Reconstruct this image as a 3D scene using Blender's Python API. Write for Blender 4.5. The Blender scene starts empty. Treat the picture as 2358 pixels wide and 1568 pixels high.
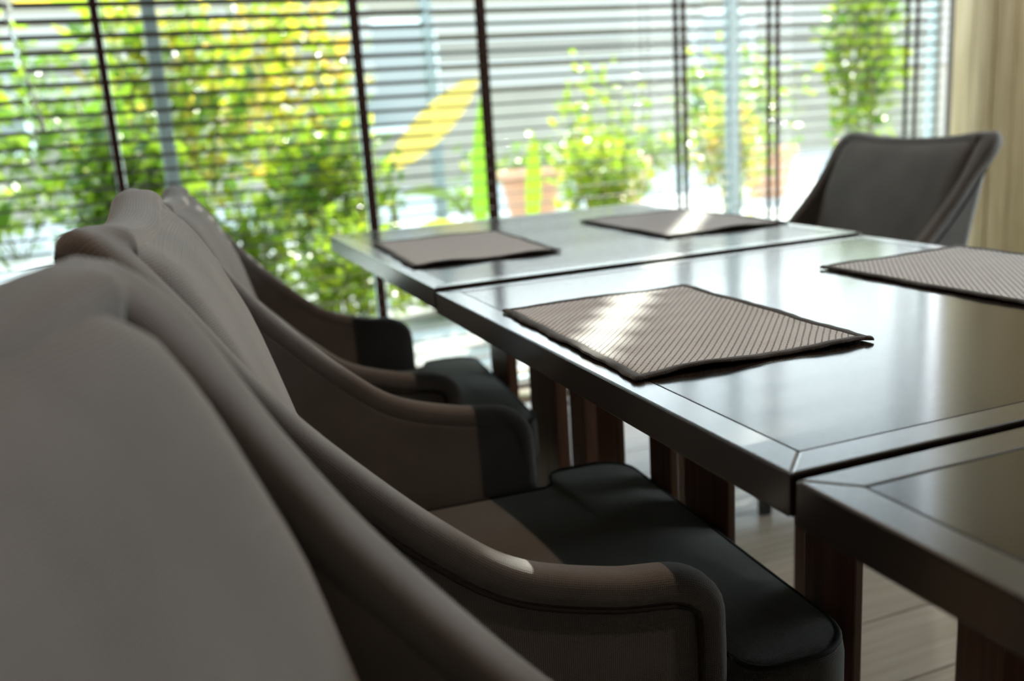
import bpy, bmesh, math, random
import numpy as np
from mathutils import Vector, Matrix
random.seed(7)
rng = np.random.default_rng(11)
D2 = bpy.data
SC = bpy.context.scene
COL = SC.collection
PI = math.pi

# ------------------------------------------------------------------ camera
F_PX, YAW, PITCH, ROLL = 2157.57, math.radians(20.496), math.radians(13.557), math.radians(3.818)
CAM_Z = 1.0174
fw = Vector((math.sin(YAW) * math.cos(PITCH), math.cos(YAW) * math.cos(PITCH), -math.sin(PITCH)))
rt = Vector((math.cos(YAW), -math.sin(YAW), 0))
dn = fw.cross(rt)
rt2 = rt * math.cos(ROLL) + dn * math.sin(ROLL)
dn2 = -rt * math.sin(ROLL) + dn * math.cos(ROLL)
cam = D2.cameras.new('camera')
cam.sensor_width = 36.0
cam.lens = F_PX / 2358 * 36.0
cam.clip_start = 0.02
cam.clip_end = 200
cam.dof.use_dof = True
cam.dof.focus_distance = 0.96
cam.dof.aperture_fstop = 3.3
cam_o = D2.objects.new('camera', cam)
COL.objects.link(cam_o)
m = Matrix.Identity(4)
for i in range(3):
    m[i][0], m[i][1], m[i][2] = rt2[i], -dn2[i], -fw[i]
m[2][3] = CAM_Z
cam_o.matrix_world = m
SC.camera = cam_o

# ------------------------------------------------------------------ exposure, sky, sun
SC.view_settings.view_transform = 'Standard'
SC.view_settings.look = 'None'
SC.view_settings.exposure = 0.0
SC.view_settings.gamma = 1.0
SC.view_settings.use_curve_mapping = False

w = D2.worlds.new('sky')
SC.world = w
w.use_nodes = True
nt = w.node_tree
bg = nt.nodes['Background']
tc = nt.nodes.new('ShaderNodeTexCoord')
sx = nt.nodes.new('ShaderNodeSeparateXYZ')
rp = nt.nodes.new('ShaderNodeValToRGB')
nt.links.new(tc.outputs['Generated'], sx.inputs[0])
nt.links.new(sx.outputs['Z'], rp.inputs[0])
rp.color_ramp.elements[0].position = 0.0
rp.color_ramp.elements[0].color = (0.97, 0.98, 0.97, 1)
rp.color_ramp.elements[1].position = 0.75
rp.color_ramp.elements[1].color = (0.60, 0.80, 1.0, 1)
nt.links.new(rp.outputs[0], bg.inputs['Color'])
bg.inputs['Strength'].default_value = 8.0

SUN_TAN = 0.77          # azimuth: towards +X per +Y
SUN_EL = math.radians(30)
h = Vector((SUN_TAN, 1, 0)).normalized()
sdir = Vector((h.x * math.cos(SUN_EL), h.y * math.cos(SUN_EL), math.sin(SUN_EL)))
sun = D2.lights.new('sun', 'SUN')
sun.energy = 15.0
sun.angle = math.radians(0.6)
sun.color = (1.0, 0.94, 0.82)
sun_o = D2.objects.new('sun', sun)
sun_o.rotation_euler = (-sdir).to_track_quat('-Z', 'Y').to_euler()
sun_o.location = (8, 12, 9)
COL.objects.link(sun_o)

# ------------------------------------------------------------------ materials
def mat(name, color=(0.5, 0.5, 0.5), rough=0.6, spec=0.5, build=None, **kw):
    mt = D2.materials.new(name)
    mt.use_nodes = True
    n = mt.node_tree.nodes
    b = n['Principled BSDF']
    b.inputs['Base Color'].default_value = (*color, 1)
    b.inputs['Roughness'].default_value = rough
    b.inputs['Specular IOR Level'].default_value = spec
    for k, v in kw.items():
        b.inputs[k].default_value = v
    if build:
        build(mt.node_tree, b)
    return mt

def N(t, typ, **props):
    n = t.nodes.new(typ)
    for k, v in props.items():
        setattr(n, k, v)
    return n

def math_(t, op, a, b=None):
    n = N(t, 'ShaderNodeMath', operation=op)
    for i, v in enumerate((a, b)):
        if v is None:
            continue
        if isinstance(v, (int, float)):
            n.inputs[i].default_value = v
        else:
            t.links.new(v, n.inputs[i])
    return n.outputs[0]

def ramp(t, fac, stops):
    r = N(t, 'ShaderNodeValToRGB')
    el = r.color_ramp.elements
    while len(el) < len(stops):
        el.new(0.5)
    for e, (p, c) in zip(el, stops):
        e.position = p
        e.color = (*c, 1)
    t.links.new(fac, r.inputs[0])
    return r.outputs[0]

def bump(t, b, height, dist, strength=1.0):
    n = N(t, 'ShaderNodeBump')
    n.inputs['Distance'].default_value = dist
    n.inputs['Strength'].default_value = strength
    t.links.new(height, n.inputs['Height'])
    t.links.new(n.outputs[0], b.inputs['Normal'])

def noise(t, vec, scale, detail=3, rough=0.5):
    n = N(t, 'ShaderNodeTexNoise')
    n.inputs['Scale'].default_value = scale
    n.inputs['Detail'].default_value = detail
    n.inputs['Roughness'].default_value = rough
    if vec is not None:
        t.links.new(vec, n.inputs['Vector'])
    return n.outputs['Fac']

def stretched(t, src, scale):
    mp = N(t, 'ShaderNodeMapping')
    mp.inputs['Scale'].default_value = scale
    t.links.new(src, mp.inputs['Vector'])
    return mp.outputs[0]

def fabric(c1, c2, pitch):
    def f(t, b):
        tc = N(t, 'ShaderNodeTexCoord')
        s = N(t, 'ShaderNodeSeparateXYZ')
        t.links.new(tc.outputs['UV'], s.inputs[0])
        k = 2 * PI / pitch
        su = math_(t, 'SINE', math_(t, 'MULTIPLY', s.outputs['X'], k))
        sv = math_(t, 'SINE', math_(t, 'MULTIPLY', s.outputs['Y'], k))
        wv = math_(t, 'ADD', math_(t, 'MULTIPLY', math_(t, 'ADD', su, sv), 0.22),
                   math_(t, 'MULTIPLY', math_(t, 'MULTIPLY', su, sv), 0.25))
        nz = noise(t, tc.outputs['UV'], 700, 3)
        big = noise(t, tc.outputs['UV'], 9, 3)
        hgt = math_(t, 'ADD', wv, math_(t, 'MULTIPLY', nz, 0.8))
        fac = math_(t, 'ADD', math_(t, 'MULTIPLY', hgt, 0.45), math_(t, 'MULTIPLY', big, 0.5))
        t.links.new(ramp(t, fac, [(0.15, c1), (0.75, c2)]), b.inputs['Base Color'])
        bump(t, b, hgt, 0.0006, 0.8)
    return f

FABRIC = mat('woven_taupe_fabric', rough=0.85, spec=0.25, build=fabric((0.056, 0.0515, 0.050), (0.185, 0.173, 0.169), 0.0021),
             **{'Sheen Weight': 0.35, 'Sheen Roughness': 0.5})
SEATFAB = mat('shaded_seat_fabric', rough=0.85, spec=0.25, build=fabric((0.045, 0.047, 0.042), (0.12, 0.122, 0.112), 0.0018),
              **{'Sheen Weight': 0.2})  # chair fabric again, darkened to hold the shade under the table
PIPING = mat('fabric_piping', (0.17, 0.16, 0.15), 0.8, 0.3, **{'Sheen Weight': 0.3})
DARKPIPE = mat('dark_piping', (0.02, 0.019, 0.018), 0.8, 0.3)
LEGBLACK = mat('black_stained_wood', (0.012, 0.011, 0.010), 0.45, 0.5)

def wood(c1, c2, sc, bumpd=0.0002, coord='Object', seedinfo=False):
    def f(t, b):
        tc = N(t, 'ShaderNodeTexCoord')
        src = tc.outputs[coord]
        if seedinfo:
            oi = N(t, 'ShaderNodeObjectInfo')
            va = N(t, 'ShaderNodeVectorMath', operation='ADD')
            sc_ = N(t, 'ShaderNodeVectorMath', operation='SCALE')
            cx = N(t, 'ShaderNodeCombineXYZ')
            t.links.new(oi.outputs['Random'], cx.inputs[0])
            t.links.new(oi.outputs['Random'], cx.inputs[1])
            t.links.new(cx.outputs[0], sc_.inputs[0])
            sc_.inputs['Scale'].default_value = 37.0
            t.links.new(src, va.inputs[0])
            t.links.new(sc_.outputs[0], va.inputs[1])
            src = va.outputs[0]
        v = stretched(t, src, sc)
        n1 = noise(t, v, 1.0, 5, 0.6)
        t.links.new(ramp(t, n1, [(0.3, c1), (0.7, c2)]), b.inputs['Base Color'])
        bump(t, b, n1, bumpd, 0.6)
    return f

TABLETOP = mat('espresso_table_wood', rough=0.15, spec=0.9, build=wood((0.012, 0.009, 0.008), (0.024, 0.018, 0.015), (6, 90, 40), 0.00012),
               **{'Coat Weight': 0.3, 'Coat Roughness': 0.14, 'Coat IOR': 1.65})
TABLEEDGE = mat('espresso_edge_wood', rough=0.22, spec=0.9, build=wood((0.011, 0.008, 0.007), (0.026, 0.018, 0.014), (40, 40, 60), 0.00015), **{'Coat Weight': 0.8, 'Coat Roughness': 0.2, 'Coat IOR': 1.6})
TABLELEG = mat('reddish_leg_wood', rough=0.42, build=wood((0.06, 0.021, 0.010), (0.15, 0.058, 0.026), (60, 60, 4), 0.0002))
SLATWOOD = mat('brown_slat_wood', rough=0.6, spec=0.2, build=wood((0.022, 0.0105, 0.006), (0.045, 0.021, 0.011), (4, 80, 60), 0.0001))
TAPE = mat('dark_brown_tape', (0.045, 0.020, 0.013), 0.85, 0.2)
CORDW = mat('white_plastic_cord', (0.85, 0.85, 0.82), 0.4)
FRAMEM = mat('pale_aluminium_frame', (0.62, 0.72, 0.70), 0.4)
WALLP = mat('plain_plaster', rough=0.9, build=wood((0.11, 0.095, 0.08), (0.14, 0.12, 0.10), (3, 3, 3), 0.0003))
CEILM = mat('ceiling_paint', (0.25, 0.22, 0.19), 0.9)
PANELW = mat('pale_oak_boards', rough=0.6, build=wood((0.43, 0.31, 0.15), (0.80, 0.64, 0.39), (22, 22, 1.6), 0.0004, seedinfo=True))
FLOORW = mat('glossy_beige_floor', rough=0.13, spec=0.6, build=wood((0.34, 0.265, 0.20), (0.48, 0.385, 0.30), (2.5, 40, 10), 0.0001, seedinfo=True))
GROUNDM = mat('pale_paving', rough=0.8, build=wood((0.26, 0.25, 0.23), (0.36, 0.345, 0.32), (1.5, 1.5, 1.5), 0.001))
BIND = mat('mat_binding', rough=0.9, spec=0.2, build=fabric((0.018, 0.014, 0.013), (0.050, 0.040, 0.037), 0.0018), **{'Sheen Weight': 0.3})
METALW = mat('white_lamp_metal', (0.7, 0.68, 0.64), 0.4)
FACADE = mat('grey_render_wall', rough=0.9, build=wood((0.20, 0.188, 0.145), (0.25, 0.232, 0.185), (0.8, 0.8, 0.8), 0.001))
LOUVRE = mat('pale_louvre', (0.30, 0.295, 0.265), 0.7)
SHOPGLASS = mat('grey_window_glass', (0.15, 0.17, 0.165), 0.15)
POSTM = mat('pale_aqua_paint', (0.20, 0.235, 0.225), 0.6)
TERRA = mat('terracotta_planter_clay', (0.52, 0.27, 0.16), 0.8)
STONE = mat('pale_stone', (0.55, 0.53, 0.50), 0.8)
STEM = mat('plant_stem', (0.16, 0.17, 0.06), 0.7)

def matweave(t, b):
    tc = N(t, 'ShaderNodeTexCoord')
    mp = N(t, 'ShaderNodeMapping')
    mp.inputs['Rotation'].default_value = (0, 0, -math.radians(50))
    t.links.new(tc.outputs['UV'], mp.inputs['Vector'])
    s = N(t, 'ShaderNodeSeparateXYZ')
    t.links.new(mp.outputs[0], s.inputs[0])
    s0 = N(t, 'ShaderNodeSeparateXYZ')
    t.links.new(tc.outputs['UV'], s0.inputs[0])
    line = math_(t, 'ADD', math_(t, 'MULTIPLY', math_(t, 'SINE', math_(t, 'MULTIPLY', s.outputs['Y'], 2 * PI / 0.0070)), 0.5), 0.5)
    line = math_(t, 'POWER', line, 7.0)
    dots = math_(t, 'ADD', math_(t, 'MULTIPLY', math_(t, 'SINE', math_(t, 'MULTIPLY', s.outputs['X'], 2 * PI / 0.0050)), 0.5), 0.5)
    dk = math_(t, 'MULTIPLY', line, math_(t, 'ADD', math_(t, 'MULTIPLY', dots, 0.75), 0.25))
    rib = math_(t, 'ADD', math_(t, 'MULTIPLY', math_(t, 'SINE', math_(t, 'MULTIPLY', s0.outputs['Y'], 2 * PI / 0.0026)), 0.5), 0.5)
    nz = noise(t, tc.outputs['UV'], 330, 2)
    hgt = math_(t, 'SUBTRACT', math_(t, 'ADD', math_(t, 'MULTIPLY', rib, 0.38), math_(t, 'MULTIPLY', nz, 0.62)), math_(t, 'MULTIPLY', dk, 0.95))
    t.links.new(ramp(t, hgt, [(-0.45, (0.05, 0.042, 0.04)), (0.0, (0.12, 0.11, 0.11)), (0.25, (0.33, 0.328, 0.332)), (0.75, (0.62, 0.615, 0.615))]), b.inputs['Base Color'])
    bump(t, b, hgt, 0.0012, 0.9)
MATW = mat('woven_mat_cord', rough=0.7, spec=0.3, build=matweave)

def glass_mat(name, tint, refl=0.06):
    mt = D2.materials.new(name)
    mt.use_nodes = True
    t = mt.node_tree
    t.nodes.clear()
    o = N(t, 'ShaderNodeOutputMaterial')
    tr = N(t, 'ShaderNodeBsdfTransparent')
    tr.inputs[0].default_value = (*tint, 1)
    gl = N(t, 'ShaderNodeBsdfGlossy')
    gl.inputs['Roughness'].default_value = 0.02
    lw = N(t, 'ShaderNodeFresnel')
    lw.inputs[0].default_value = 1.45
    mx = N(t, 'ShaderNodeMixShader')
    gm = N(t, 'ShaderNodeNewGeometry')
    t.links.new(math_(t, 'MULTIPLY', lw.outputs[0], math_(t, 'SUBTRACT', 1.0, gm.outputs['Backfacing'])), mx.inputs[0])
    t.links.new(tr.outputs[0], mx.inputs[1])
    t.links.new(gl.outputs[0], mx.inputs[2])
    t.links.new(mx.outputs[0], o.inputs[0])
    return mt
GLASS = glass_mat('window_glass', (0.93, 0.96, 0.95))

def leaf_mat(name):
    mt = D2.materials.new(name)
    mt.use_nodes = True
    t = mt.node_tree
    b = t.nodes['Principled BSDF']
    o = t.nodes['Material Output']
    at = N(t, 'ShaderNodeVertexColor', layer_name='leaf')
    t.links.new(at.outputs[0], b.inputs['Base Color'])
    b.inputs['Roughness'].default_value = 0.28
    b.inputs['Specular IOR Level'].default_value = 0.5
    tl = N(t, 'ShaderNodeBsdfTranslucent')
    hs = N(t, 'ShaderNodeHueSaturation')
    hs.inputs['Value'].default_value = 1.75
    hs.inputs['Saturation'].default_value = 1.0
    t.links.new(at.outputs[0], hs.inputs['Color'])
    t.links.new(hs.outputs[0], tl.inputs[0])
    mx = N(t, 'ShaderNodeMixShader')
    mx.inputs[0].default_value = 0.6
    t.links.new(b.outputs[0], mx.inputs[1])
    t.links.new(tl.outputs[0], mx.inputs[2])
    t.links.new(mx.outputs[0], o.inputs[0])
    return mt
LEAF = leaf_mat('backlit_leaf')

def emis(name, c, s):
    mt = D2.materials.new(name)
    mt.use_nodes = True
    b = mt.node_tree.nodes['Principled BSDF']
    b.inputs['Base Color'].default_value = (0.8, 0.8, 0.8, 1)
    b.inputs['Emission Color'].default_value = (*c, 1)
    b.inputs['Emission Strength'].default_value = s
    return mt
LAMPLENS = emis('warm_lamp_lens', (1.0, 0.72, 0.48), 4.0)

# ------------------------------------------------------------------ helpers
def link(name, me, parent=None, loc=None, rotz=None):
    o = D2.objects.new(name, me)
    COL.objects.link(o)
    if parent is not None:
        o.parent = parent
    if loc is not None:
        o.location = loc
    if rotz is not None:
        o.rotation_euler = (0, 0, rotz)
    return o

def thing(name, label, cat, loc=(0, 0, 0), rotz=0.0, group=None):
    o = link(name, None, None, loc, rotz)
    o.empty_display_size = 0.1
    tag(o, label, cat, group)
    return o

def tag(o, label, cat, group=None):
    o['label'] = label
    o['category'] = cat
    if group:
        o['group'] = group
    return o

def structure(o):
    o['kind'] = 'structure'
    return o

def mesh(name, verts, faces, material, smooth=False, uv=None):
    me = D2.meshes.new(name)
    me.from_pydata([tuple(v) for v in verts], [], faces)
    me.materials.append(material)
    if smooth:
        me.shade_smooth()
    if uv == 'box':
        box_uv(me)
    elif uv is not None:
        lay = me.uv_layers.new(name='UVMap')
        for lp in me.loops:
            lay.data[lp.index].uv = uv[lp.vertex_index]
    return me

def box_uv(me):
    lay = me.uv_layers.new(name='UVMap')
    for p in me.polygons:
        n = p.normal
        ax = max(range(3), key=lambda i: abs(n[i]))
        for li in p.loop_indices:
            c = me.vertices[me.loops[li].vertex_index].co
            lay.data[li].uv = ((c.y, c.z) if ax == 0 else (c.x, c.z) if ax == 1 else (c.x, c.y))

def bbox(name, lo, hi, material, bevel=0.0, seg=1, smooth=False, uv=None):
    bm = bmesh.new()
    bmesh.ops.create_cube(bm, size=1.0)
    for v in bm.verts:
        v.co = Vector([(lo[i] + hi[i]) / 2 + v.co[i] * (hi[i] - lo[i]) for i in range(3)])
    if bevel > 0:
        bmesh.ops.bevel(bm, geom=bm.edges[:], offset=bevel, segments=seg, profile=0.5, affect='EDGES')
    me = D2.meshes.new(name)
    bm.to_mesh(me)
    bm.free()
    me.materials.append(material)
    if smooth:
        me.shade_smooth()
    if uv == 'box':
        box_uv(me)
    return me

def catmull(pts, n):
    p = np.array(pts, float)
    seg = np.linalg.norm(np.diff(p, axis=0), axis=1) ** 0.5
    t = np.concatenate([[0], np.cumsum(seg)])
    ext = np.vstack([2 * p[0] - p[1], p, 2 * p[-1] - p[-2]])
    te = np.concatenate([[t[0] - seg[0]], t, [t[-1] + seg[-1]]])
    # sample uniformly by arc length on a dense curve
    dense = []
    for i in range(len(p) - 1):
        p0, p1, p2, p3 = ext[i:i + 4]
        t0, t1, t2, t3 = te[i:i + 4]
        for tt in np.linspace(t1, t2, 24, endpoint=False):
            a1 = (t1 - tt) / (t1 - t0) * p0 + (tt - t0) / (t1 - t0) * p1
            a2 = (t2 - tt) / (t2 - t1) * p1 + (tt - t1) / (t2 - t1) * p2
            a3 = (t3 - tt) / (t3 - t2) * p2 + (tt - t2) / (t3 - t2) * p3
            b1 = (t2 - tt) / (t2 - t0) * a1 + (tt - t0) / (t2 - t0) * a2
            b2 = (t3 - tt) / (t3 - t1) * a2 + (tt - t1) / (t3 - t1) * a3
            dense.append((t2 - tt) / (t2 - t1) * b1 + (tt - t1) / (t2 - t1) * b2)
    dense.append(p[-1])
    dense = np.array(dense)
    L = np.concatenate([[0], np.cumsum(np.linalg.norm(np.diff(dense, axis=0), axis=1))])
    s = np.linspace(0, L[-1], n)
    return np.stack([np.interp(s, L, dense[:, k]) for k in range(p.shape[1])], 1)

def tube(name, pts, r, material, seg=8, closed=False):
    pts = [Vector(p) for p in pts]
    n = len(pts)
    vs, fs = [], []
    up = None
    for i, p in enumerate(pts):
        a = pts[(i - 1) % n] if (closed or i > 0) else p
        b = pts[(i + 1) % n] if (closed or i < n - 1) else p
        tg = (b - a).normalized()
        if up is None:
            up = Vector((0, 0, 1)) if abs(tg.z) < 0.9 else Vector((1, 0, 0))
        sd = tg.cross(up).normalized()
        up = sd.cross(tg).normalized()
        for k in range(seg):
            an = 2 * PI * k / seg
            vs.append(p + (sd * math.cos(an) + up * math.sin(an)) * r)
    for i in range(n if closed else n - 1):
        j = (i + 1) % n
        for k in range(seg):
            k2 = (k + 1) % seg
            fs.append((i * seg + k, i * seg + k2, j * seg + k2, j * seg + k))
    if not closed:
        fs.append(tuple(range(seg))[::-1])
        fs.append(tuple((n - 1) * seg + k for k in range(seg)))
    return mesh(name, vs, fs, material, True)

def rounded_outline(x0, x1, y0, y1, r, k=8):
    out = []
    for cx, cy, a0 in ((x1 - r, y1 - r, 0), (x0 + r, y1 - r, 90), (x0 + r, y0 + r, 180), (x1 - r, y0 + r, 270)):
        for i in range(k + 1):
            a = math.radians(a0 + 90 * i / k)
            out.append((cx + r * math.cos(a), cy + r * math.sin(a)))
    return out

def slab(name, outl, z0, z1, material, rnd=0.02, crown=0.0, uv='box'):
    """soft slab: rings from the bottom round the edge to a crowned top"""
    cx = sum(p[0] for p in outl) / len(outl)
    cy = sum(p[1] for p in outl) / len(outl)
    hx = max(abs(p[0] - cx) for p in outl)
    hy = max(abs(p[1] - cy) for p in outl)
    rings = []
    for a in (0, 30, 60, 90):
        a_ = math.radians(a)
        rings.append((rnd * (1 - math.sin(a_)), z0 + rnd * (1 - math.cos(a_))))
    for a in (0, 20, 40, 60, 80, 90):
        a_ = math.radians(a)
        rings.append((rnd * (1 - math.cos(a_)), z1 - rnd * (1 - math.sin(a_))))
    for f in (0.12, 0.3, 0.5, 0.7, 0.88):
        rings.append((rnd + f * (min(hx, hy) - rnd), z1 + crown * (1 - (1 - f) ** 2)))
    vs, fs = [], []
    n = len(outl)
    for ins, z in rings:
        kx, ky = (hx - ins) / hx, (hy - ins) / hy
        for x, y in outl:
            vs.append((cx + (x - cx) * kx, cy + (y - cy) * ky, z))
    for i in range(len(rings) - 1):
        for k in range(n):
            k2 = (k + 1) % n
            fs.append((i * n + k, i * n + k2, (i + 1) * n + k2, (i + 1) * n + k))
    fs.append(tuple(range(n))[::-1])
    vs.append((cx, cy, z1 + crown))
    c = len(vs) - 1
    b = (len(rings) - 1) * n
    for k in range(n):
        fs.append((b + k, b + (k + 1) % n, c))
    return mesh(name, vs, fs, material, True, uv)

def dup_tree(o, parent=None):
    c = o.copy()
    COL.objects.link(c)
    if parent is not None:
        c.parent = parent
    for ch in list(o.children):
        dup_tree(ch, c)
    return c

# ------------------------------------------------------------------ room shell
WY = 3.15                                     # plane of the blinds
X0, X1, Y0, Y1, ZC = -2.6, 3.28, -3.0, 3.24, 2.80

fl = structure(link('floor', bbox('floor', (X0 - 0.1, Y0 - 0.1, -0.08), (X1 + 0.1, Y1 + 0.16, -0.018), WALLP)))
pw = 0.18
rows = int((Y1 + 0.12 - Y0) / pw) + 1
plank_me = bbox('plank', (0, 0, -0.018), (2.0 - 0.003, pw - 0.003, 0.0), FLOORW, 0.0015)
for r in range(rows):
    off = (r * 0.73) % 2.0
    x = X0 - off
    while x < X1:
        if x + 2.0 > X0 + 0.05:
            a, b = max(x, X0), min(x + 2.0, X1)
            if b - a > 0.05:
                if b - a > 1.99:
                    me = plank_me
                else:
                    me = bbox('plank', (0, 0, -0.018), (b - a - 0.003, pw - 0.003, 0.0), FLOORW, 0.0015)
                link('plank', me, fl, (a, Y0 + r * pw, 0))
        x += 2.0

structure(link('ceiling', bbox('ceiling', (X0 - 0.1, Y0 - 0.1, ZC), (X1 + 0.1, Y1 + 0.16, ZC + 0.1), CEILM)))
structure(link('wall_left', bbox('wall_left', (X0 - 0.1, Y0 - 0.1, 0), (X0, Y1 + 0.16, ZC), WALLP)))
structure(link('wall_back', bbox('wall_back', (X0, Y0 - 0.1, 0), (X1, Y0, ZC), WALLP)))
structure(link('wall_far', bbox('wall_far', (X0, Y1, 0), (-1.52, Y1 + 0.12, ZC), WALLP)))
# right wall: boarded stretch near the corner, added window behind it
RW0, RW1 = 0.35, 2.35
wr = structure(link('wall_right', bbox('wall_right', (X1 + 0.012, RW1, 0), (X1 + 0.12, Y1 - 0.01, ZC), WALLP)))
bw = 0.105
nb = int((Y1 - RW1) / bw)
board_me = bbox('board', (0, 0.001, 0.09), (0.016, bw - 0.002, ZC - 0.002), PANELW, 0.0025)
for i in range(nb):
    link('board', board_me, wr, (X1 - 0.004 + 0.003 * ((i * 7) % 3) / 2, RW1 + i * bw, 0))
structure(link('baseboard_right', bbox('baseboard_right', (X1 - 0.006, RW1, 0.0), (X1 + 0.012, Y1 - 0.03, 0.088), PANELW, 0.002)))
structure(link('wall_right_rear', bbox('wall_right_rear', (X1, Y0 - 0.1, 0), (X1 + 0.12, RW0, ZC), WALLP)))
structure(link('unseen_sun_blocker', bbox('unseen_sun_blocker', (X1 + 0.13, -1.6, 2.92), (X1 + 1.1, 3.05, 3.02), CEILM)))  # unseen overhang added to keep sun out of the side window
w2 = structure(link('added_window', None))  # unseen window, put in to light the chair backs from the right
for lo, hi in (((X1, RW0, 0.0), (X1 + 0.1, RW1, 0.30)), ((X1, RW0, 2.62), (X1 + 0.1, RW1, ZC))):
    link('frame_rail', bbox('frame_rail', lo, hi, FRAMEM, 0.003), w2)
for y in (RW0, 1.32, RW1 - 0.06):
    link('frame_post', bbox('frame_post', (X1, y, 0.30), (X1 + 0.08, y + 0.06, 2.62), FRAMEM, 0.003), w2)
for y in (RW0 + 0.06, 1.38):
    link('pane', bbox('pane', (X1 + 0.035, y, 0.30), (X1 + 0.041, y + 0.91, 2.62), GLASS), w2)

# the big window behind the blinds
w1 = structure(link('window_1', None))
GY = 3.285
posts = [(-1.52, 0.06), (-0.082, 0.028), (0.722, 0.028), (3.255, 0.025)]
for x, ww in posts:
    link('mullion', bbox('mullion', (x, GY - 0.03, 0.03), (x + ww, GY + 0.03, 2.72), FRAMEM, 0.003), w1)
link('frame_rail', bbox('frame_rail', (-1.52, GY - 0.04, -0.018), (X1, GY + 0.04, 0.03), FRAMEM, 0.003), w1)
link('frame_rail', bbox('frame_rail', (-1.52, GY - 0.04, 2.72), (X1, GY + 0.04, ZC), FRAMEM, 0.003), w1)
for (xa, wa), (xb, wb) in zip(posts, posts[1:]):
    link('pane', bbox('pane', (xa + wa, GY - 0.003, 0.03), (xb, GY + 0.003, 2.72), GLASS), w1)

# ------------------------------------------------------------------ downlights over the row of chairs, and one added to brighten the wood wall
LX = 0.385
def ring(name, r0, r1, z0, z1, material, seg=28):
    vs, fs = [], []
    for i in range(seg):
        a = 2 * PI * i / seg
        c, s = math.cos(a), math.sin(a)
        vs += [(r0 * c, r0 * s, z0), (r1 * c, r1 * s, z0), (r1 * c, r1 * s, z1), (r0 * c, r0 * s, z1)]
    for i in range(seg):
        j = (i + 1) % seg
        for k in range(4):
            k2 = (k + 1) % 4
            fs.append((i * 4 + k, j * 4 + k, j * 4 + k2, i * 4 + k2))
    return mesh(name, vs, fs, material)
for k, (y, en) in enumerate(((0.15, 1.0), (1.0, 1.0), (1.9, 1.0), (2.25, 0.9))):
    t = thing('downlight', 'small round recessed ceiling lamp over the ' + ('nearest chair of the left row', 'middle chair of the left row', 'farthest chair of the left row', 'corner, added to brighten the pale wooden wall')[k], 'ceiling lamp', (LX if k < 3 else 2.62, y, ZC - 0.001), 0, 'recessed ceiling lamps')
    link('trim_ring', ring('trim_ring', 0.045, 0.06, -0.008, 0.0, METALW), t)
    link('lens', mesh('lens', [(0.045 * math.cos(2 * PI * i / 24), 0.045 * math.sin(2 * PI * i / 24), -0.003) for i in range(24)], [tuple(range(24))[::-1]], LAMPLENS), t)
    ld = D2.lights.new('downlight_bulb', 'SPOT')
    ld.energy = 30 * en
    ld.color = (1.0, 0.70, 0.48)
    ld.spot_size = math.radians(100)
    ld.spot_blend = 0.8
    ld.shadow_soft_size = 0.03
    lo = link('downlight_bulb', ld, t, (0, 0, -0.02))

# ------------------------------------------------------------------ venetian blinds
PITCH_B = 0.0445
def blind(x0, x1, tapes, label, tilt):
    t = thing('venetian_blind', label, 'blind', ((x0 + x1) / 2, WY, 0), 0, 'wooden blinds on the big window')
    hw = (x1 - x0) / 2
    z0 = 0.075
    cT, sT = math.cos(math.radians(tilt)), math.sin(math.radians(tilt))
    # slat: a shallow crowned strip, outer edge lower
    vs, fs = [], []
    prof = [(-0.025, 0), (-0.012, 0.0011), (0, 0.0015), (0.012, 0.0011), (0.025, 0)]
    ring_ = [(a, b + 0.0013) for a, b in prof] + [(a, b - 0.0013) for a, b in prof[::-1]]
    for x in (-hw, hw):
        for a, b in ring_:
            vs.append((x, a * cT + b * sT, -a * sT + b * cT))
    n = len(ring_)
    for k in range(n):
        fs.append((k, (k + 1) % n, n + (k + 1) % n, n + k))
    fs.append(tuple(range(n))[::-1])
    fs.append(tuple(range(n, 2 * n)))
    me = mesh('slat', vs, fs, SLATWOOD)
    k = 0
    z = z0
    while z < 2.70:
        link('slat', me, t, (0, 0, z))
        z += PITCH_B
    link('bottom_rail', bbox('bottom_rail', (-hw, -0.026, 0.022), (hw, 0.026, 0.040), SLATWOOD, 0.003), t)
    link('head_rail', bbox('head_rail', (-hw, -0.03, 2.725), (hw, 0.03, 2.799), SLATWOOD, 0.003), t)
    for tx in tapes:
        xx = tx - (x0 + x1) / 2
        for yy in (-0.0275, 0.0265):
            link('ladder_tape', bbox('ladder_tape', (xx - 0.010, yy - 0.0006, 0.03), (xx + 0.010, yy + 0.0006, 2.73), TAPE), t)
    return t
blind(-1.49, -0.292, (-1.27, -0.52), 'brown wooden slatted blind at the far left edge of the window', 9)
blind(-0.28, 0.945, (-0.065, 0.706), 'brown wooden slatted blind with white pull cord in front of dense green shrubs', 9)
blind(0.957, 2.125, (1.141, 1.917), 'brown wooden slatted blind between the other two, behind the far table', 5.5)
blind(2.180, 3.165, (2.332, 3.017), 'brown wooden slatted blind at the corner beside the pale wooden wall', 5.5)

pts = []
for i in range(19):
    z = 1.40 - 0.30 * i / 18
    pts.append((-0.296 + 0.045 * i / 18 + (0.006 if i % 2 else -0.006), WY - 0.055, z))
pc = thing('pull_cord', 'white zigzag plastic pull cord hanging in front of the left blind', 'cord', (0, 0, 0))
top = [(-0.30, WY - 0.055, 2.70), (-0.299, WY - 0.055, 2.0)]
link('cord', tube('cord', top + pts, 0.0032, CORDW, 6), pc)
link('tassel', tube('tassel', [(-0.251, WY - 0.055, 1.10), (-0.250, WY - 0.055, 1.085), (-0.249, WY - 0.055, 1.06)], 0.006, CORDW, 8), pc)

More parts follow.
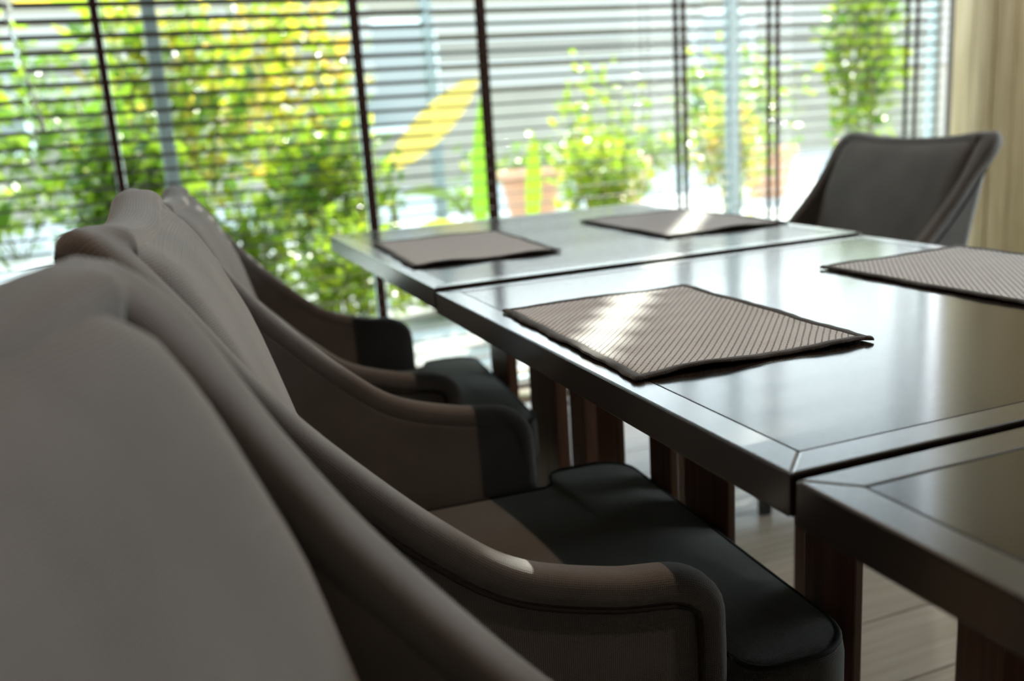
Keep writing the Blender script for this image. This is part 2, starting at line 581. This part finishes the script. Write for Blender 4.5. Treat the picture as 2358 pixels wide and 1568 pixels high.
# ------------------------------------------------------------------ tables
TXL, TW, TYB, TL = 0.407, 0.853, 0.5264, 0.90
def prism(name, outl, z0, z1, material, bev=0.0015):
    bm = bmesh.new()
    bv = [bm.verts.new((x, y, z0)) for x, y in outl]
    f = bm.faces.new(bv)
    r = bmesh.ops.extrude_face_region(bm, geom=[f])
    for v in r['geom']:
        if isinstance(v, bmesh.types.BMVert):
            v.co.z = z1
    bmesh.ops.recalc_face_normals(bm, faces=bm.faces[:])
    bmesh.ops.bevel(bm, geom=bm.edges[:], offset=bev, segments=2, profile=0.5, affect='EDGES')
    me = D2.meshes.new(name)
    bm.to_mesh(me)
    bm.free()
    me.materials.append(material)
    return me

def table(cx, cy, label, legs, rot=0.0, length=TL - 0.005, dz=0.0):
    t = thing('dining_table', label, 'table', (cx, cy, 0), rot, 'dark tables pushed end to end')
    a, b, e = TW / 2, length / 2, 0.034
    zt = 0.75 + dz
    link('top_panel', prism('top_panel', [(-a + e + .0006, -b + e + .0006), (a - e - .0006, -b + e + .0006), (a - e - .0006, b - e - .0006), (-a + e + .0006, b - e - .0006)], zt - 0.034, zt - 0.0005, TABLETOP, 0.0007), t)
    c = [(-a, -b), (a, -b), (a, b), (-a, b)]
    ci = [(-a + e, -b + e), (a - e, -b + e), (a - e, b - e), (-a + e, b - e)]
    for k in range(4):
        k2 = (k + 1) % 4
        link('edge_strip', prism('edge_strip', [c[k], c[k2], ci[k2], ci[k]], zt - 0.036, zt, TABLEEDGE, 0.0022), t)
    for (xa, ya, xb, yb) in legs:
        link('leg', bbox('leg', (xa - cx, ya - cy, 0.0), (xb - cx, yb - cy, zt - 0.0355), TABLELEG, 0.003, 2), t)
    return t
MX = TXL + TW / 2
def leg(x, y0, y1, th=0.022):
    return (x, y0, x + th, y1)
table(MX, TYB - TL / 2, 'dark wooden table nearest the camera, bare, cut off by the lower right corner',
      [leg(0.60, 0.445, 0.505, 0.02), leg(0.66, -0.10, 0.0, 0.014), leg(1.0, 0.41, 0.50, 0.02), leg(1.0, -0.10, 0.0, 0.02)], dz=-0.003)
table(MX, TYB + TL / 2, 'dark wooden middle table carrying the sharp woven mat at its left edge',
      [leg(0.66, 0.747, 0.833, 0.014), leg(0.66, 0.99, 1.10, 0.014), leg(0.66, 1.138, 1.20, 0.016), leg(0.66, 1.303, 1.382, 0.014), leg(1.0, 0.83, 0.92), leg(1.0, 1.20, 1.29)])
table(MX, TYB + TL * 1.5, 'dark wooden farthest table next to the window blinds',
      [leg(0.70, 1.519, 1.585, 0.03), leg(0.70, 1.65, 1.788, 0.03), leg(0.70, 1.909, 2.026, 0.024), leg(1.0, 1.60, 1.70), leg(1.0, 2.05, 2.15)], dz=0.005)

# ------------------------------------------------------------------ place mats
def placemat(cx, cy, rot, label, seed, lift=1.0, dz=0.0):
    r = random.Random(seed)
    t = thing('placemat', label, 'placemat', (cx, cy, 0.7502 + dz), rot, 'woven placemats on the tables')
    hx, hy = 0.1465, 0.203
    ph = [r.uniform(0, 6.28) for _ in range(8)]
    def zw(x, y):
        ex = max(0.0, abs(x) / hx - 0.55) / 0.45
        ey = max(0.0, abs(y) / hy - 0.6) / 0.4
        wx = 0.5 + 0.5 * math.sin(y * 27 + ph[0 if x > 0 else 1])
        wy = 0.5 + 0.5 * math.sin(x * 31 + ph[2 if y > 0 else 3]) 
        return 0.0012 + lift * (0.0018 * ex ** 2 * wx * max(0.0, 1 - (y / hy) ** 4) + 0.0050 * ey ** 2 * wy * (1.0 if y < 0 else 0.45) * max(0.0, 1 - (x / hx) ** 4))
    def edgew(x, y):
        dx = 0.0014 * math.sin(y * 61 + ph[4]) + 0.0008 * math.sin(y * 190 + ph[5])
        dy = 0.0014 * math.sin(x * 57 + ph[6]) + 0.0008 * math.sin(x * 170 + ph[7])
        fx_ = max(0.0, abs(x) / hx - 0.75) / 0.25
        fy_ = max(0.0, abs(y) / hy - 0.8) / 0.2
        return x + dx * fx_, y + dy * fy_
    def grid(x0, x1, y0, y1, nx, ny, th, name, material, puff=0.0):
        vs, fs, uv = [], [], []
        for lay in (1, 0):
            for j in range(ny + 1):
                for i in range(nx + 1):
                    u, v = i / nx, j / ny
                    x, y = x0 + (x1 - x0) * u, y0 + (y1 - y0) * v
                    xe, ye = edgew(x, y)
                    z = zw(x, y)
                    if lay:
                        prof = 1.0
                        if puff:
                            q = u if (x1 - x0) < (y1 - y0) else v
                            prof = 0.45 + 0.55 * math.sqrt(max(0, 1 - (2 * q - 1) ** 2))
                        z += th * prof
                    vs.append((xe, ye, z))
                    uv.append((x, y))
        n = (nx + 1) * (ny + 1)
        W_ = nx + 1
        for j in range(ny):
            for i in range(nx):
                a = j * W_ + i
                fs.append((a, a + 1, a + W_ + 1, a + W_))
                fs.append((n + a, n + a + W_, n + a + W_ + 1, n + a + 1))
        rim = [i for i in range(nx)] + [nx + j * W_ for j in range(ny)] + [ny * W_ + nx - i for i in range(nx)] + [(ny - j) * W_ for j in range(ny)]
        for a, b in zip(rim, rim[1:] + rim[:1]):
            fs.append((a, n + a, n + b, b))
        return mesh(name, vs, fs, material, True, uv)
    bwid = 0.0125
    link('woven_field', grid(-hx + bwid * .7, hx - bwid * .7, -hy + bwid * .7, hy - bwid * .7, 30, 40, 0.0022, 'woven_field', MATW), t)
    link('binding', grid(-hx, -hx + bwid, -hy, hy, 6, 48, 0.0038, 'binding', BIND, 1), t)
    link('binding', grid(hx - bwid, hx, -hy, hy, 6, 48, 0.0038, 'binding', BIND, 1), t)
    link('binding', grid(-hx, hx, -hy, -hy + bwid, 40, 6, 0.0038, 'binding', BIND, 1), t)
    link('binding', grid(-hx, hx, hy - bwid, hy, 40, 6, 0.0038, 'binding', BIND, 1), t)
    return t
placemat(0.578, 0.996, math.radians(-1.5), 'woven grey placemat in sharp focus with a sunlit streak, near left edge of middle table', 3)
placemat(1.117, 0.988, math.radians(1.0), 'woven grey placemat on the middle table cut off by the right edge', 5, 0.7)
placemat(0.588, 1.845, math.radians(-3.0), 'blurred grey placemat at the left corner of the farthest table', 8, dz=0.005)
placemat(1.106, 1.845, math.radians(0.5), 'blurred grey placemat on the farthest table in front of the grey chair', 12, dz=0.005)

# ------------------------------------------------------------------ chairs
def make_chair(name, label):
    t = thing(name, label, 'chair', (0, 0, 0), 0, 'upholstered chairs at the tables')
    # centre line of the padded edge for y>0: arm front, arm, wing, corner, back
    half = [(0.468, 0.282, 0.325), (0.469, 0.282, 0.42), (0.469, 0.283, 0.512), (0.464, 0.284, 0.552), (0.440, 0.285, 0.573), (0.365, 0.285, 0.586),
            (0.268, 0.285, 0.618), (0.199, 0.285, 0.672), (0.146, 0.285, 0.724), (0.098, 0.285, 0.776), (0.060, 0.286, 0.825), (0.025, 0.287, 0.875),
            (-0.006, 0.287, 0.915), (-0.026, 0.276, 0.937), (-0.031, 0.250, 0.941), (-0.030, 0.16, 0.932), (-0.027, 0.08, 0.928), (-0.026, 0.0, 0.926)]
    hc = catmull(half, 120)
    path = np.vstack([hc, hc[::-1][1:] * np.array([1, -1, 1])])
    n = len(path)
    tg = np.gradient(path, axis=0)
    tg /= np.linalg.norm(tg, axis=1)[:, None]
    # plan normals
    nor = np.zeros((n, 3))
    for i, p in enumerate(path):
        ay = abs(p[1])
        sy = 1.0 if p[1] >= 0 else -1.0
        if p[0] > 0.02 and ay > 0.26:
            v = np.array([0, sy, 0.0])
        else:
            a = np.clip((ay - 0.222) / 0.066, 0, 1)
            a = a * a * (3 - 2 * a)
            v = np.array([-(1 - a), sy * a, 0.0])
        nor[i] = v
    for _ in range(4):
        nor[1:-1] = (nor[:-2] + 2 * nor[1:-1] + nor[2:]) / 4
    nor /= np.linalg.norm(nor, axis=1)[:, None]
    nu = nor - (np.sum(nor * tg, 1))[:, None] * tg
    nu /= np.linalg.norm(nu, axis=1)[:, None]
    bn = np.cross(nu, tg)
    bn *= np.sign(np.sum(bn * np.array([0.6, 0, 1.0]), 1))[:, None]
    # base line
    base = path.copy()
    for i, p in enumerate(path):
        base[i, 2] = 0.29
        base[i, 1] = p[1] * 0.955
        if p[0] < 0.30 and abs(p[1]) > 0.26:
            base[i, 0] = 0.105 + p[0] * (0.195 / 0.30)
        elif p[0] < 0.30:
            a = np.clip((0.276 - abs(p[1])) / 0.05, 0, 1)
            base[i, 0] = 0.098 - 0.015 * a
    NT = 18
    tho, thi = 0.0155, 0.0185
    vs, fs = [], []
    for side in (1, -1):
        for i in range(n):
            for k in range(NT + 1):
                q = k / NT * 0.985
                c = base[i] + (path[i] - base[i]) * np.array([q ** 1.6, q, q])
                vs.append(c + nor[i] * (tho if side > 0 else -thi))
    S = n * (NT + 1)
    ix = lambda s, i, k: s * S + i * (NT + 1) + k
    for i in range(n - 1):
        for k in range(NT):
            fs.append((ix(0, i, k), ix(0, i, k + 1), ix(0, i + 1, k + 1), ix(0, i + 1, k)))
            fs.append((ix(1, i, k), ix(1, i + 1, k), ix(1, i + 1, k + 1), ix(1, i, k + 1)))
        fs.append((ix(0, i, NT), ix(1, i, NT), ix(1, i + 1, NT), ix(0, i + 1, NT)))
        fs.append((ix(0, i, 0), ix(0, i + 1, 0), ix(1, i + 1, 0), ix(1, i, 0)))
    for i in (0, n - 1):
        for k in range(NT):
            q = (ix(0, i, k), ix(1, i, k), ix(1, i, k + 1), ix(0, i, k + 1))
            fs.append(q if i == 0 else q[::-1])
    link('shell', mesh('shell', vs, fs, FABRIC, True, 'box'), t)
    # padded edge band
    prof = []
    for a in np.linspace(-150, 150, 22):
        r = math.radians(a)
        ca, sa = math.cos(r), math.sin(r)
        prof.append((0.0200 * math.copysign(abs(sa) ** 0.72, sa), 0.0165 * math.copysign(abs(ca) ** 0.72, ca) - 0.0045 if sa > -0.25 or ca > 0 else 0.03 * ca - 0.0045))
    prof = [(x, y) for x, y in prof]
    P = len(prof)
    arc = np.concatenate([[0], np.cumsum([math.dist(prof[i], prof[i + 1]) for i in range(P - 1)])])
    sl = np.concatenate([[0], np.cumsum(np.linalg.norm(np.diff(path, axis=0), axis=1))])
    vs, fs, uv = [], [], []
    for i in range(n):
        for j, (a, b) in enumerate(prof):
            g = min(1.0, max(0.0, (path[i][2] - 0.84) / 0.085))
            g = 1 + 0.45 * g * g * (3 - 2 * g)
            vs.append(path[i] + nu[i] * a * g + bn[i] * b * (1 + (g - 1) * 0.5))
            uv.append((sl[i], arc[j]))
    for i in range(n - 1):
        for j in range(P - 1):
            fs.append((i * P + j, i * P + j + 1, (i + 1) * P + j + 1, (i + 1) * P + j))
        fs.append((i * P + P - 1, i * P, (i + 1) * P, (i + 1) * P + P - 1))
    fs.append(tuple(range(P)))
    fs.append(tuple((n - 1) * P + j for j in range(P))[::-1])
    me = mesh('edge_band', vs, fs, FABRIC, True, uv)
    bm = bmesh.new(); bm.from_mesh(me); bmesh.ops.recalc_face_normals(bm, faces=bm.faces[:]); bm.to_mesh(me); bm.free()
    link('edge_band', me, t)
    # dark seam under the band on the outside
    link('seam', tube('seam', [path[i] + nu[i] * 0.0178 - bn[i] * 0.0215 for i in range(0, n, 2)], 0.0022, DARKPIPE, 6), t)
    # inside back cushion
    NY, NZ = 36, 44
    hw = 0.262
    FZ = [0.40, 0.43, 0.55, 0.67, 0.79, 0.885, 0.93, 0.955]
    FX = [0.160, 0.155, 0.140, 0.118, 0.085, 0.042, 0.010, -0.012]
    fz = np.linspace(0.40, 0.955, 400)
    fx = np.interp(fz, FZ, FX)
    for _ in range(200):
        fx[1:-1] = (fx[:-2] + 2 * fx[1:-1] + fx[2:]) / 4
    def front(z):
        return float(np.interp(z, fz, fx))
    def ztop(y):
        return 0.931 + 0.012 * min(1, abs(y) / 0.235) ** 2.2 - 0.030 * max(0.0, (abs(y) - 0.215) / 0.047) ** 2
    vs, fs, uv = [], [], []
    for j in range(NZ + 1):
        for i in range(NY + 1):
            u = math.sin((i / NY - 0.5) * PI) * 0.5 + 0.5
            vq = 0.5 - 0.5 * math.cos(j / NZ * PI)
            y = -hw + 2 * hw * u
            zt = ztop(y)
            z = 0.43 + (zt - 0.43) * vq
            d = min(hw - abs(y), zt - z)
            e = max(0.0, 1 - d / 0.034)
            x = front(z) - 0.024 * (1 - math.sqrt(max(0, 1 - e * e))) + 0.008 * (1 - (y / hw) ** 2) * math.sin(PI * min(1, max(0, vq)))
            vs.append((x, y, z))
            uv.append((y, z))
    W_ = NY + 1
    for j in range(NZ):
        for i in range(NY):
            a = j * W_ + i
            fs.append((a, a + 1, a + W_ + 1, a + W_))
    rim = [i for i in range(NY)] + [NY + j * W_ for j in range(NZ)] + [NZ * W_ + NY - i for i in range(NY)] + [(NZ - j) * W_ for j in range(NZ)]
    b0 = len(vs)
    for a in rim:
        x, y, z = vs[a]
        vs.append((x - 0.022, y, z - 0.002))
        uv.append((y + 0.03, z))
    R_ = len(rim)
    for k in range(R_):
        k2 = (k + 1) % R_
        fs.append((rim[k], b0 + k, b0 + k2, rim[k2]))
    fs.append(tuple(b0 + k for k in range(R_)))
    bc = link('backrest', mesh('backrest', vs, fs, FABRIC, True, uv), t)
    for side in (-1, 1):
        pp = []
        seq = np.linspace(0.45, 0.912, 40)
        if side == 1:
            seq = seq[::-1]
        for z in seq:
            pp.append((front(z) - 0.022, side * (hw - 0.001), z))
        if False:
            for y in np.linspace(-hw + 0.012, hw - 0.012, 20):
                zt = ztop(y) - 0.003
                pp.append((front(zt) - 0.006, y, zt))
        link('welt', tube('welt', pp, 0.0030, PIPING, 8), bc)
    # seat
    def seat_outline(ins):
        A, B, xm, xf, r = 0.243 - ins, 0.303 - ins, 0.500 + ins, 0.640 - ins, 0.055
        out = []
        for cx, cy, a0 in ((xf - r, B - r, 0), (xm + 0.03, B - 0.03, 90)):
            rr = r if a0 == 0 else 0.03
            out += [(cx + rr * math.cos(math.radians(a0 + 90 * i / 7)), cy + rr * math.sin(math.radians(a0 + 90 * i / 7))) for i in range(8)]
        out += [(xm - 0.004, A + 0.012), (xm - 0.02, A), (0.30, A), (0.13 + ins, A), (0.10 + ins, A - 0.03)]
        return out + [(x, -y) for x, y in out[::-1]]
    ol = seat_outline(0.0)
    st = link('seat', slab('seat', ol, 0.375, 0.463, SEATFAB, 0.018, 0.016), t)
    ol2 = seat_outline(0.004)
    link('piping', tube('piping', [(x, y, 0.4605) for x, y in ol2], 0.0034, DARKPIPE, 6, True), st)
    ol3 = rounded_outline(0.12, 0.60, -0.232, 0.232, 0.04)
    link('seat_rail', slab('seat_rail', ol3, 0.29, 0.376, SEATFAB, 0.008, 0.0), t)
    for x, y, dx in ((0.56, 0.195, 0.012), (0.56, -0.195, 0.012), (0.15, 0.195, -0.05), (0.15, -0.195, -0.05)):
        a, b = 0.021, 0.013
        vs = []
        for z, r, ox in ((0.0, b, dx), (0.10, 0.015, dx * 0.66), (0.295, a, 0.0)):
            for sx_, sy_ in ((-1, -1), (1, -1), (1, 1), (-1, 1)):
                vs.append((x + ox + sx_ * r, y + sy_ * r, z))
        fs = [(3, 2, 1, 0), (8, 9, 10, 11)]
        for q in (0, 4):
            for k in range(4):
                fs.append((q + k, q + (k + 1) % 4, q + 4 + (k + 1) % 4, q + 4 + k))
        link('leg', mesh('leg', vs, fs, LEGBLACK), t)
    return t

chair = make_chair('dining_chair', 'grey-brown upholstered chair in sharp focus at the middle table, lit patch on its arm')
chair.location = (0.005, 1.027, 0)
chair.rotation_euler = (0, 0, -0.058)
def place(x, y, rz, label, sc=1.0):
    c = dup_tree(chair)
    c.location = (x, y, 0)
    c.rotation_euler = (0, 0, rz)
    c.scale = (sc, sc, sc)
    c['label'] = label
    return c
place(-0.130, 0.302, -0.458, 'blurred grey upholstered chair nearest the camera, filling the lower left corner')
place(0.066, 1.933, -0.10, 'grey upholstered chair farthest along the left row, against the blinds', 0.955)
place(1.885, 1.98, PI - 0.07, 'dark grey upholstered chair standing alone across the tables by the wooden wall', 0.945)

# ------------------------------------------------------------------ garden outside
gr = link('ground', bbox('ground', (-40, Y1 + 0.17, -0.12), (40, 45, -0.03), GROUNDM))
structure(gr)

def leaf_mesh(leaves, name):
    """leaves: (pos, dir, side, length, width, color); each leaf a folded pointed blade"""
    vs, fs, cols = [], [], []
    for p, d, s, L, Wd, c in leaves:
        nrm = d.cross(s).normalized()
        b = len(vs)
        vs += [p, p + d * L * 0.35 + s * Wd * 0.5 + nrm * Wd * 0.12, p + d * L * 0.75 + s * Wd * 0.36 + nrm * Wd * 0.06 - nrm * L * 0.05, p + d * L - nrm * L * 0.14,
               p + d * L * 0.75 - s * Wd * 0.36 + nrm * Wd * 0.06 - nrm * L * 0.05, p + d * L * 0.35 - s * Wd * 0.5 + nrm * Wd * 0.12,
               p + d * L * 0.35, p + d * L * 0.75 - nrm * L * 0.05]
        fs += [(b, b + 1, b + 6), (b + 1, b + 2, b + 7, b + 6), (b + 2, b + 3, b + 7), (b, b + 6, b + 5), (b + 6, b + 7, b + 4, b + 5), (b + 7, b + 3, b + 4)]
        cols += [c] * 8
    me = mesh(name, vs, fs, LEAF)
    at = me.color_attributes.new('leaf', 'FLOAT_COLOR', 'POINT')
    at.data.foreach_set('color', np.array([(*c, 1.0) for c in cols], dtype=np.float32).ravel())
    return me

GREEN = [(0.095, 0.150, 0.010), (0.06, 0.12, 0.010), (0.13, 0.19, 0.012)]
LIME = [(0.17, 0.23, 0.012), (0.22, 0.25, 0.012), (0.135, 0.20, 0.012)]
YELL = [(0.34, 0.27, 0.035), (0.29, 0.27, 0.02), (0.38, 0.25, 0.03)]

def rdir(r, up=0.3):
    v = Vector((r.gauss(0, 1), r.gauss(0, 1), r.gauss(up, 0.8)))
    return v.normalized()

def shrub(x, y, z0, h_, rx, n, pal, leafL, label, name='garden_shrub', seed=0, ry=None, low=0.15):
    r = random.Random(seed * 13 + 5)
    t = thing(name, label, 'shrub', (x, y, -0.03), 0, 'garden plants outside the window')
    ry = ry or rx
    leaves = []
    nst = 7
    stems = []
    for k in range(nst):
        a = 2 * PI * k / nst + r.uniform(-.3, .3)
        ex = Vector((math.cos(a) * rx * r.uniform(.3, .75), math.sin(a) * ry * r.uniform(.3, .75), h_ * r.uniform(.55, .95)))
        p0 = Vector((math.cos(a) * 0.05, math.sin(a) * 0.05, 0))
        mid = p0.lerp(ex, 0.5) + Vector((0, 0, h_ * 0.08))
        stems.append((p0, mid, ex))
        link('stem', tube('stem', [p0, mid, ex], 0.009, STEM, 5), t)
    for i in range(n):
        # clustered inside an ellipsoid crown
        while True:
            q = Vector((r.uniform(-1, 1), r.uniform(-1, 1), r.uniform(-1, 1)))
            if q.length < 1:
                break
        q = q * (0.55 + 0.45 * r.random())
        p = Vector((q.x * rx, q.y * ry, h_ * (low + (1 - low) * (q.z * 0.5 + 0.5))))
        d = rdir(r, 0.1)
        s = d.cross(Vector((r.gauss(0, .6), r.gauss(0, .6), 1))).normalized()
        L = leafL * r.uniform(.6, 1.25)
        c = pal[r.randrange(len(pal))]
        g = r.uniform(.8, 1.2)
        leaves.append((p, d, s, L, L * r.uniform(.38, .55), tuple(v * g for v in c)))
    f = link('foliage', leaf_mesh(leaves, 'foliage'), t)
    f['kind'] = 'stuff'
    return t

# dense planting on the left
shrub(-1.02, 4.6, 0, 1.45, 0.5, 1000, GREEN + LIME[:1], 0.12, 'low dense green shrub at the far left just outside the glass', seed=1)
shrub(-0.06, 4.75, 0, 1.30, 0.38, 1000, GREEN + LIME[2:], 0.11, 'dark green shrub behind the left blind tape', seed=2)
shrub(-1.25, 6.5, 0, 2.5, 0.75, 1300, LIME + GREEN, 0.13, 'tall lime green bush at the far left of the garden', seed=3)
shrub(0.22, 6.0, 0, 2.1, 0.62, 1100, LIME + YELL[:1] + GREEN[:2], 0.12, 'tall bush with green and yellow leaves, second from left', seed=4)
shrub(0.88, 5.0, 0, 1.25, 0.46, 1000, LIME + GREEN, 0.10, 'rounded lime green shrub just left of the thick blind tape by the far table', seed=5)
shrub(1.05, 7.2, 0, 2.4, 0.75, 800, YELL + LIME, 0.14, 'loose tall bush with yellow leaves behind the rounded shrub', seed=6)
shrub(0.78, 4.05, 0, 0.72, 0.34, 700, LIME + GREEN[2:], 0.08, 'small lime shrub low beside the far left chair', seed=7)
shrub(0.42, 4.5, 0, 0.85, 0.26, 450, LIME + GREEN, 0.09, 'narrow lime shrub between the dark green one and the small one', seed=22)
shrub(1.55, 4.15, 0, 0.40, 0.2, 200, LIME, 0.09, 'lowest lime clump seen under the far table corner', seed=8)
shrub(-1.2, 10.0, 0, 2.2, 2.4, 1500, GREEN + LIME[2:], 0.16, 'wide dark green hedge far behind the left bushes', 'garden_hedge', seed=20, ry=0.6, low=0.02)
# centre and right
shrub(3.1, 6.2, 0, 0.95, 0.42, 600, LIME + YELL[1:2] + GREEN[:1], 0.11, 'bright lime bush behind the far right placemat', seed=9)
shrub(4.05, 6.0, 0, 1.15, 0.3, 380, YELL + LIME, 0.11, 'yellow-green bush left of the dark grey chair', seed=10)
shrub(3.75, 7.5, 0, 1.6, 0.5, 260, LIME + GREEN[:1], 0.11, 'sparse lime bush in front of the grey building', seed=11)
shrub(5.35, 6.1, 0, 2.3, 0.40, 800, GREEN + LIME[:2], 0.12, 'tall green bush next to the right window frame', seed=12)
shrub(5.2, 7.6, 0, 1.7, 0.75, 600, LIME + GREEN, 0.12, 'wide lime bush behind the tall green one', seed=13)
shrub(5.2, 10.4, 0, 0.9, 2.2, 800, GREEN + LIME, 0.14, 'long low hedge on the far side of the yard', 'garden_hedge', seed=21, ry=0.4, low=0.02)

# broad-leaved plants: every big leaf its own part
def blade(L, Wd, droop, color, fold=0.15, seg=10):
    vs, fs = [], []
    for i in range(seg + 1):
        u = i / seg
        wd = Wd * 0.5 * (math.sin(PI * min(1, u * 0.94 + 0.05)) ** 0.7)
        z = u * L * math.cos(droop * u)
        x = L * u * math.sin(droop * u)
        vs += [(x - fold * wd * .4, -wd, z), (x, 0, z), (x - fold * wd * .4, wd, z)]
    for i in range(seg):
        for k in range(2):
            a = i * 3 + k
            fs.append((a, a + 1, a + 4, a + 3))
    me = mesh('leaf', vs, fs, LEAF, True)
    at = me.color_attributes.new('leaf', 'FLOAT_COLOR', 'POINT')
    at.data.foreach_set('color', np.array([(*color, 1.0)] * len(vs), dtype=np.float32).ravel())
    return me

def broadleaf(x, y, h_, specs, label):
    t = thing('broadleaf_plant', label, 'plant', (x, y, -0.03), 0, 'broad-leaved plants outside')
    link('stalk', tube('stalk', [(0, 0, 0), (0.01, 0, h_ * .5), (0.0, 0, h_)], 0.022, STEM, 8), t)
    for (zf, az, tilt, spin, L, Wd, droop, c) in specs:
        o = link('leaf', blade(L, Wd, droop, c), t, (0, 0, h_ * zf))
        o.rotation_euler = (Matrix.Rotation(az, 3, 'Z') @ Matrix.Rotation(tilt, 3, 'Y') @ Matrix.Rotation(spin, 3, 'Z')).to_euler()
    return t
broadleaf(1.33, 5.4, 0.82, [(0.95, 0.0, 0.87, 1.35, 0.80, 0.19, 0.12, (0.30, 0.245, 0.06)), (0.9, 2.4, 0.6, 0.6, 0.6, 0.12, 0.5, LIME[0]), (0.7, 5.0, 0.9, 0.5, 0.5, 0.12, 0.7, GREEN[2])],
          'broad-leaved plant with one yellow slanting leaf behind the middle blind')
broadleaf(1.85, 5.4, 0.32, [(0.95, 0.0, 0.12, 1.5, 0.92, 0.13, 0.05, (0.10, 0.20, 0.015)), (0.9, 2.6, 0.7, 0.9, 0.4, 0.12, 0.6, LIME[1]), (0.9, 5.2, 0.8, 0.6, 0.4, 0.12, 0.6, LIME[0])],
          'broad-leaved plant with one upright lime leaf behind the second thick blind tape')
broadleaf(2.28, 5.6, 0.30, [(0.95, 0.0, 0.10, 1.5, 0.62, 0.11, 0.05, LIME[2]), (0.9, 3.0, 0.8, 0.8, 0.4, 0.10, 0.5, LIME[2])],
          'small broad-leaved plant with a short upright pale lime leaf, right of the taller one')
broadleaf(-0.05, 8.4, 2.0, [(0.95, k * 1.05, 0.7, 0.8, 0.9, 0.18, 0.7, (YELL + LIME)[k % 6]) for k in range(6)], 'tall broad-leaved plant with yellow leaves high behind the left blind')

# pale painted posts of the pergola outside
for k, (x, y, wd) in enumerate(((0.108, 4.0, 0.055), (1.866, 6.2, 0.07), (2.96, 4.35, 0.06))):
    t = thing('pergola_post', ('pale painted garden post seen through the left blind', 'pale painted garden post seen through the middle blind, rising behind the yellow leaf', 'pale painted garden post behind the gap of the right blind')[k], 'post', (x, y, -0.03), 0, 'pale garden posts')
    link('shaft', bbox('shaft', (-wd / 2, -wd / 2, 0.05), (wd / 2, wd / 2, 3.0), POSTM, 0.004), t)
    link('base', bbox('base', (-wd / 2 - 0.03, -wd / 2 - 0.03, 0.0), (wd / 2 + 0.03, wd / 2 + 0.03, 0.05), POSTM, 0.004), t)
# low ground cover between the glass and the yard
for k, (x, y, n, sz) in enumerate(((1.45, 4.85, 300, 0.26), (2.3, 4.6, 200, 0.20), (2.75, 5.2, 200, 0.24), (3.5, 5.0, 260, 0.30), (1.5, 8.5, 200, 0.35), (3.0, 9.0, 200, 0.4))):
    shrub(x, y, 0, sz, 0.34, n, LIME + GREEN, 0.09, ('low lime clump under the yellow-leaved plant', 'low lime clump left of the upright lime leaf', 'low lime clump right of the upright lime leaf', 'low lime clump beneath the bright lime bush', 'small far clump on the sunny paving, left one', 'small far clump on the sunny paving, right one')[k], 'ground_cover', 30 + k)

# building across the yard
bd = thing('grey_building', 'pale grey low building with horizontal louvres across the sunny yard', 'building', (4.5, 15.0, -0.03))
link('wall', bbox('wall', (-16, 0, 0), (16, 5, 3.35), FACADE), bd)
link('roof_edge', bbox('roof_edge', (-16.2, -0.35, 3.35), (16.2, 5.2, 3.5), LOUVRE, 0.02), bd)
lv = bbox('louvre', (-2.6, -0.08, 0), (2.6, -0.02, 0.10), LOUVRE, 0.01)
for bx in (-9.5, -3.5, 2.5, 8.5):
    for k in range(8):
        link('louvre', lv, bd, (bx, 0, 1.5 + k * 0.17))
for bx in (-6.5, -0.5, 5.5):
    f = link('window', bbox('window', (-0.65, -0.06, 0.9), (0.65, 0.0, 2.6), FRAMEM, 0.01), bd, (bx, 0, 0))
    link('pane', bbox('pane', (-0.58, -0.075, 0.97), (0.58, -0.062, 2.53), SHOPGLASS), f)
pl = 0
for px, py, c in ((3.4, 8.3, TERRA), (4.6, 8.75, TERRA), (6.3, 8.6, TERRA), (7.4, 8.4, TERRA)):
    vs, fs = [], []
    seg = 18
    for z, r in ((0, 0.2), (0.45, 0.28), (0.45, 0.31), (0.52, 0.31), (0.52, 0.27), (0.40, 0.25)):
        for k in range(seg):
            vs.append((r * math.cos(2 * PI * k / seg), r * math.sin(2 * PI * k / seg), z))
    for i in range(5):
        for k in range(seg):
            fs.append((i * seg + k, i * seg + (k + 1) % seg, (i + 1) * seg + (k + 1) % seg, (i + 1) * seg + k))
    fs.append(tuple(range(seg))[::-1])
    fs.append(tuple(5 * seg + k for k in range(seg)))
    o = link('planter', mesh('planter', vs, fs, c), None, (px, py, -0.03))
    tag(o, ('first', 'second', 'third', 'fourth')[pl] + ' terracotta planter from the left in the yard beyond the bushes', 'planter', 'terracotta planters in the yard')
    pl += 1
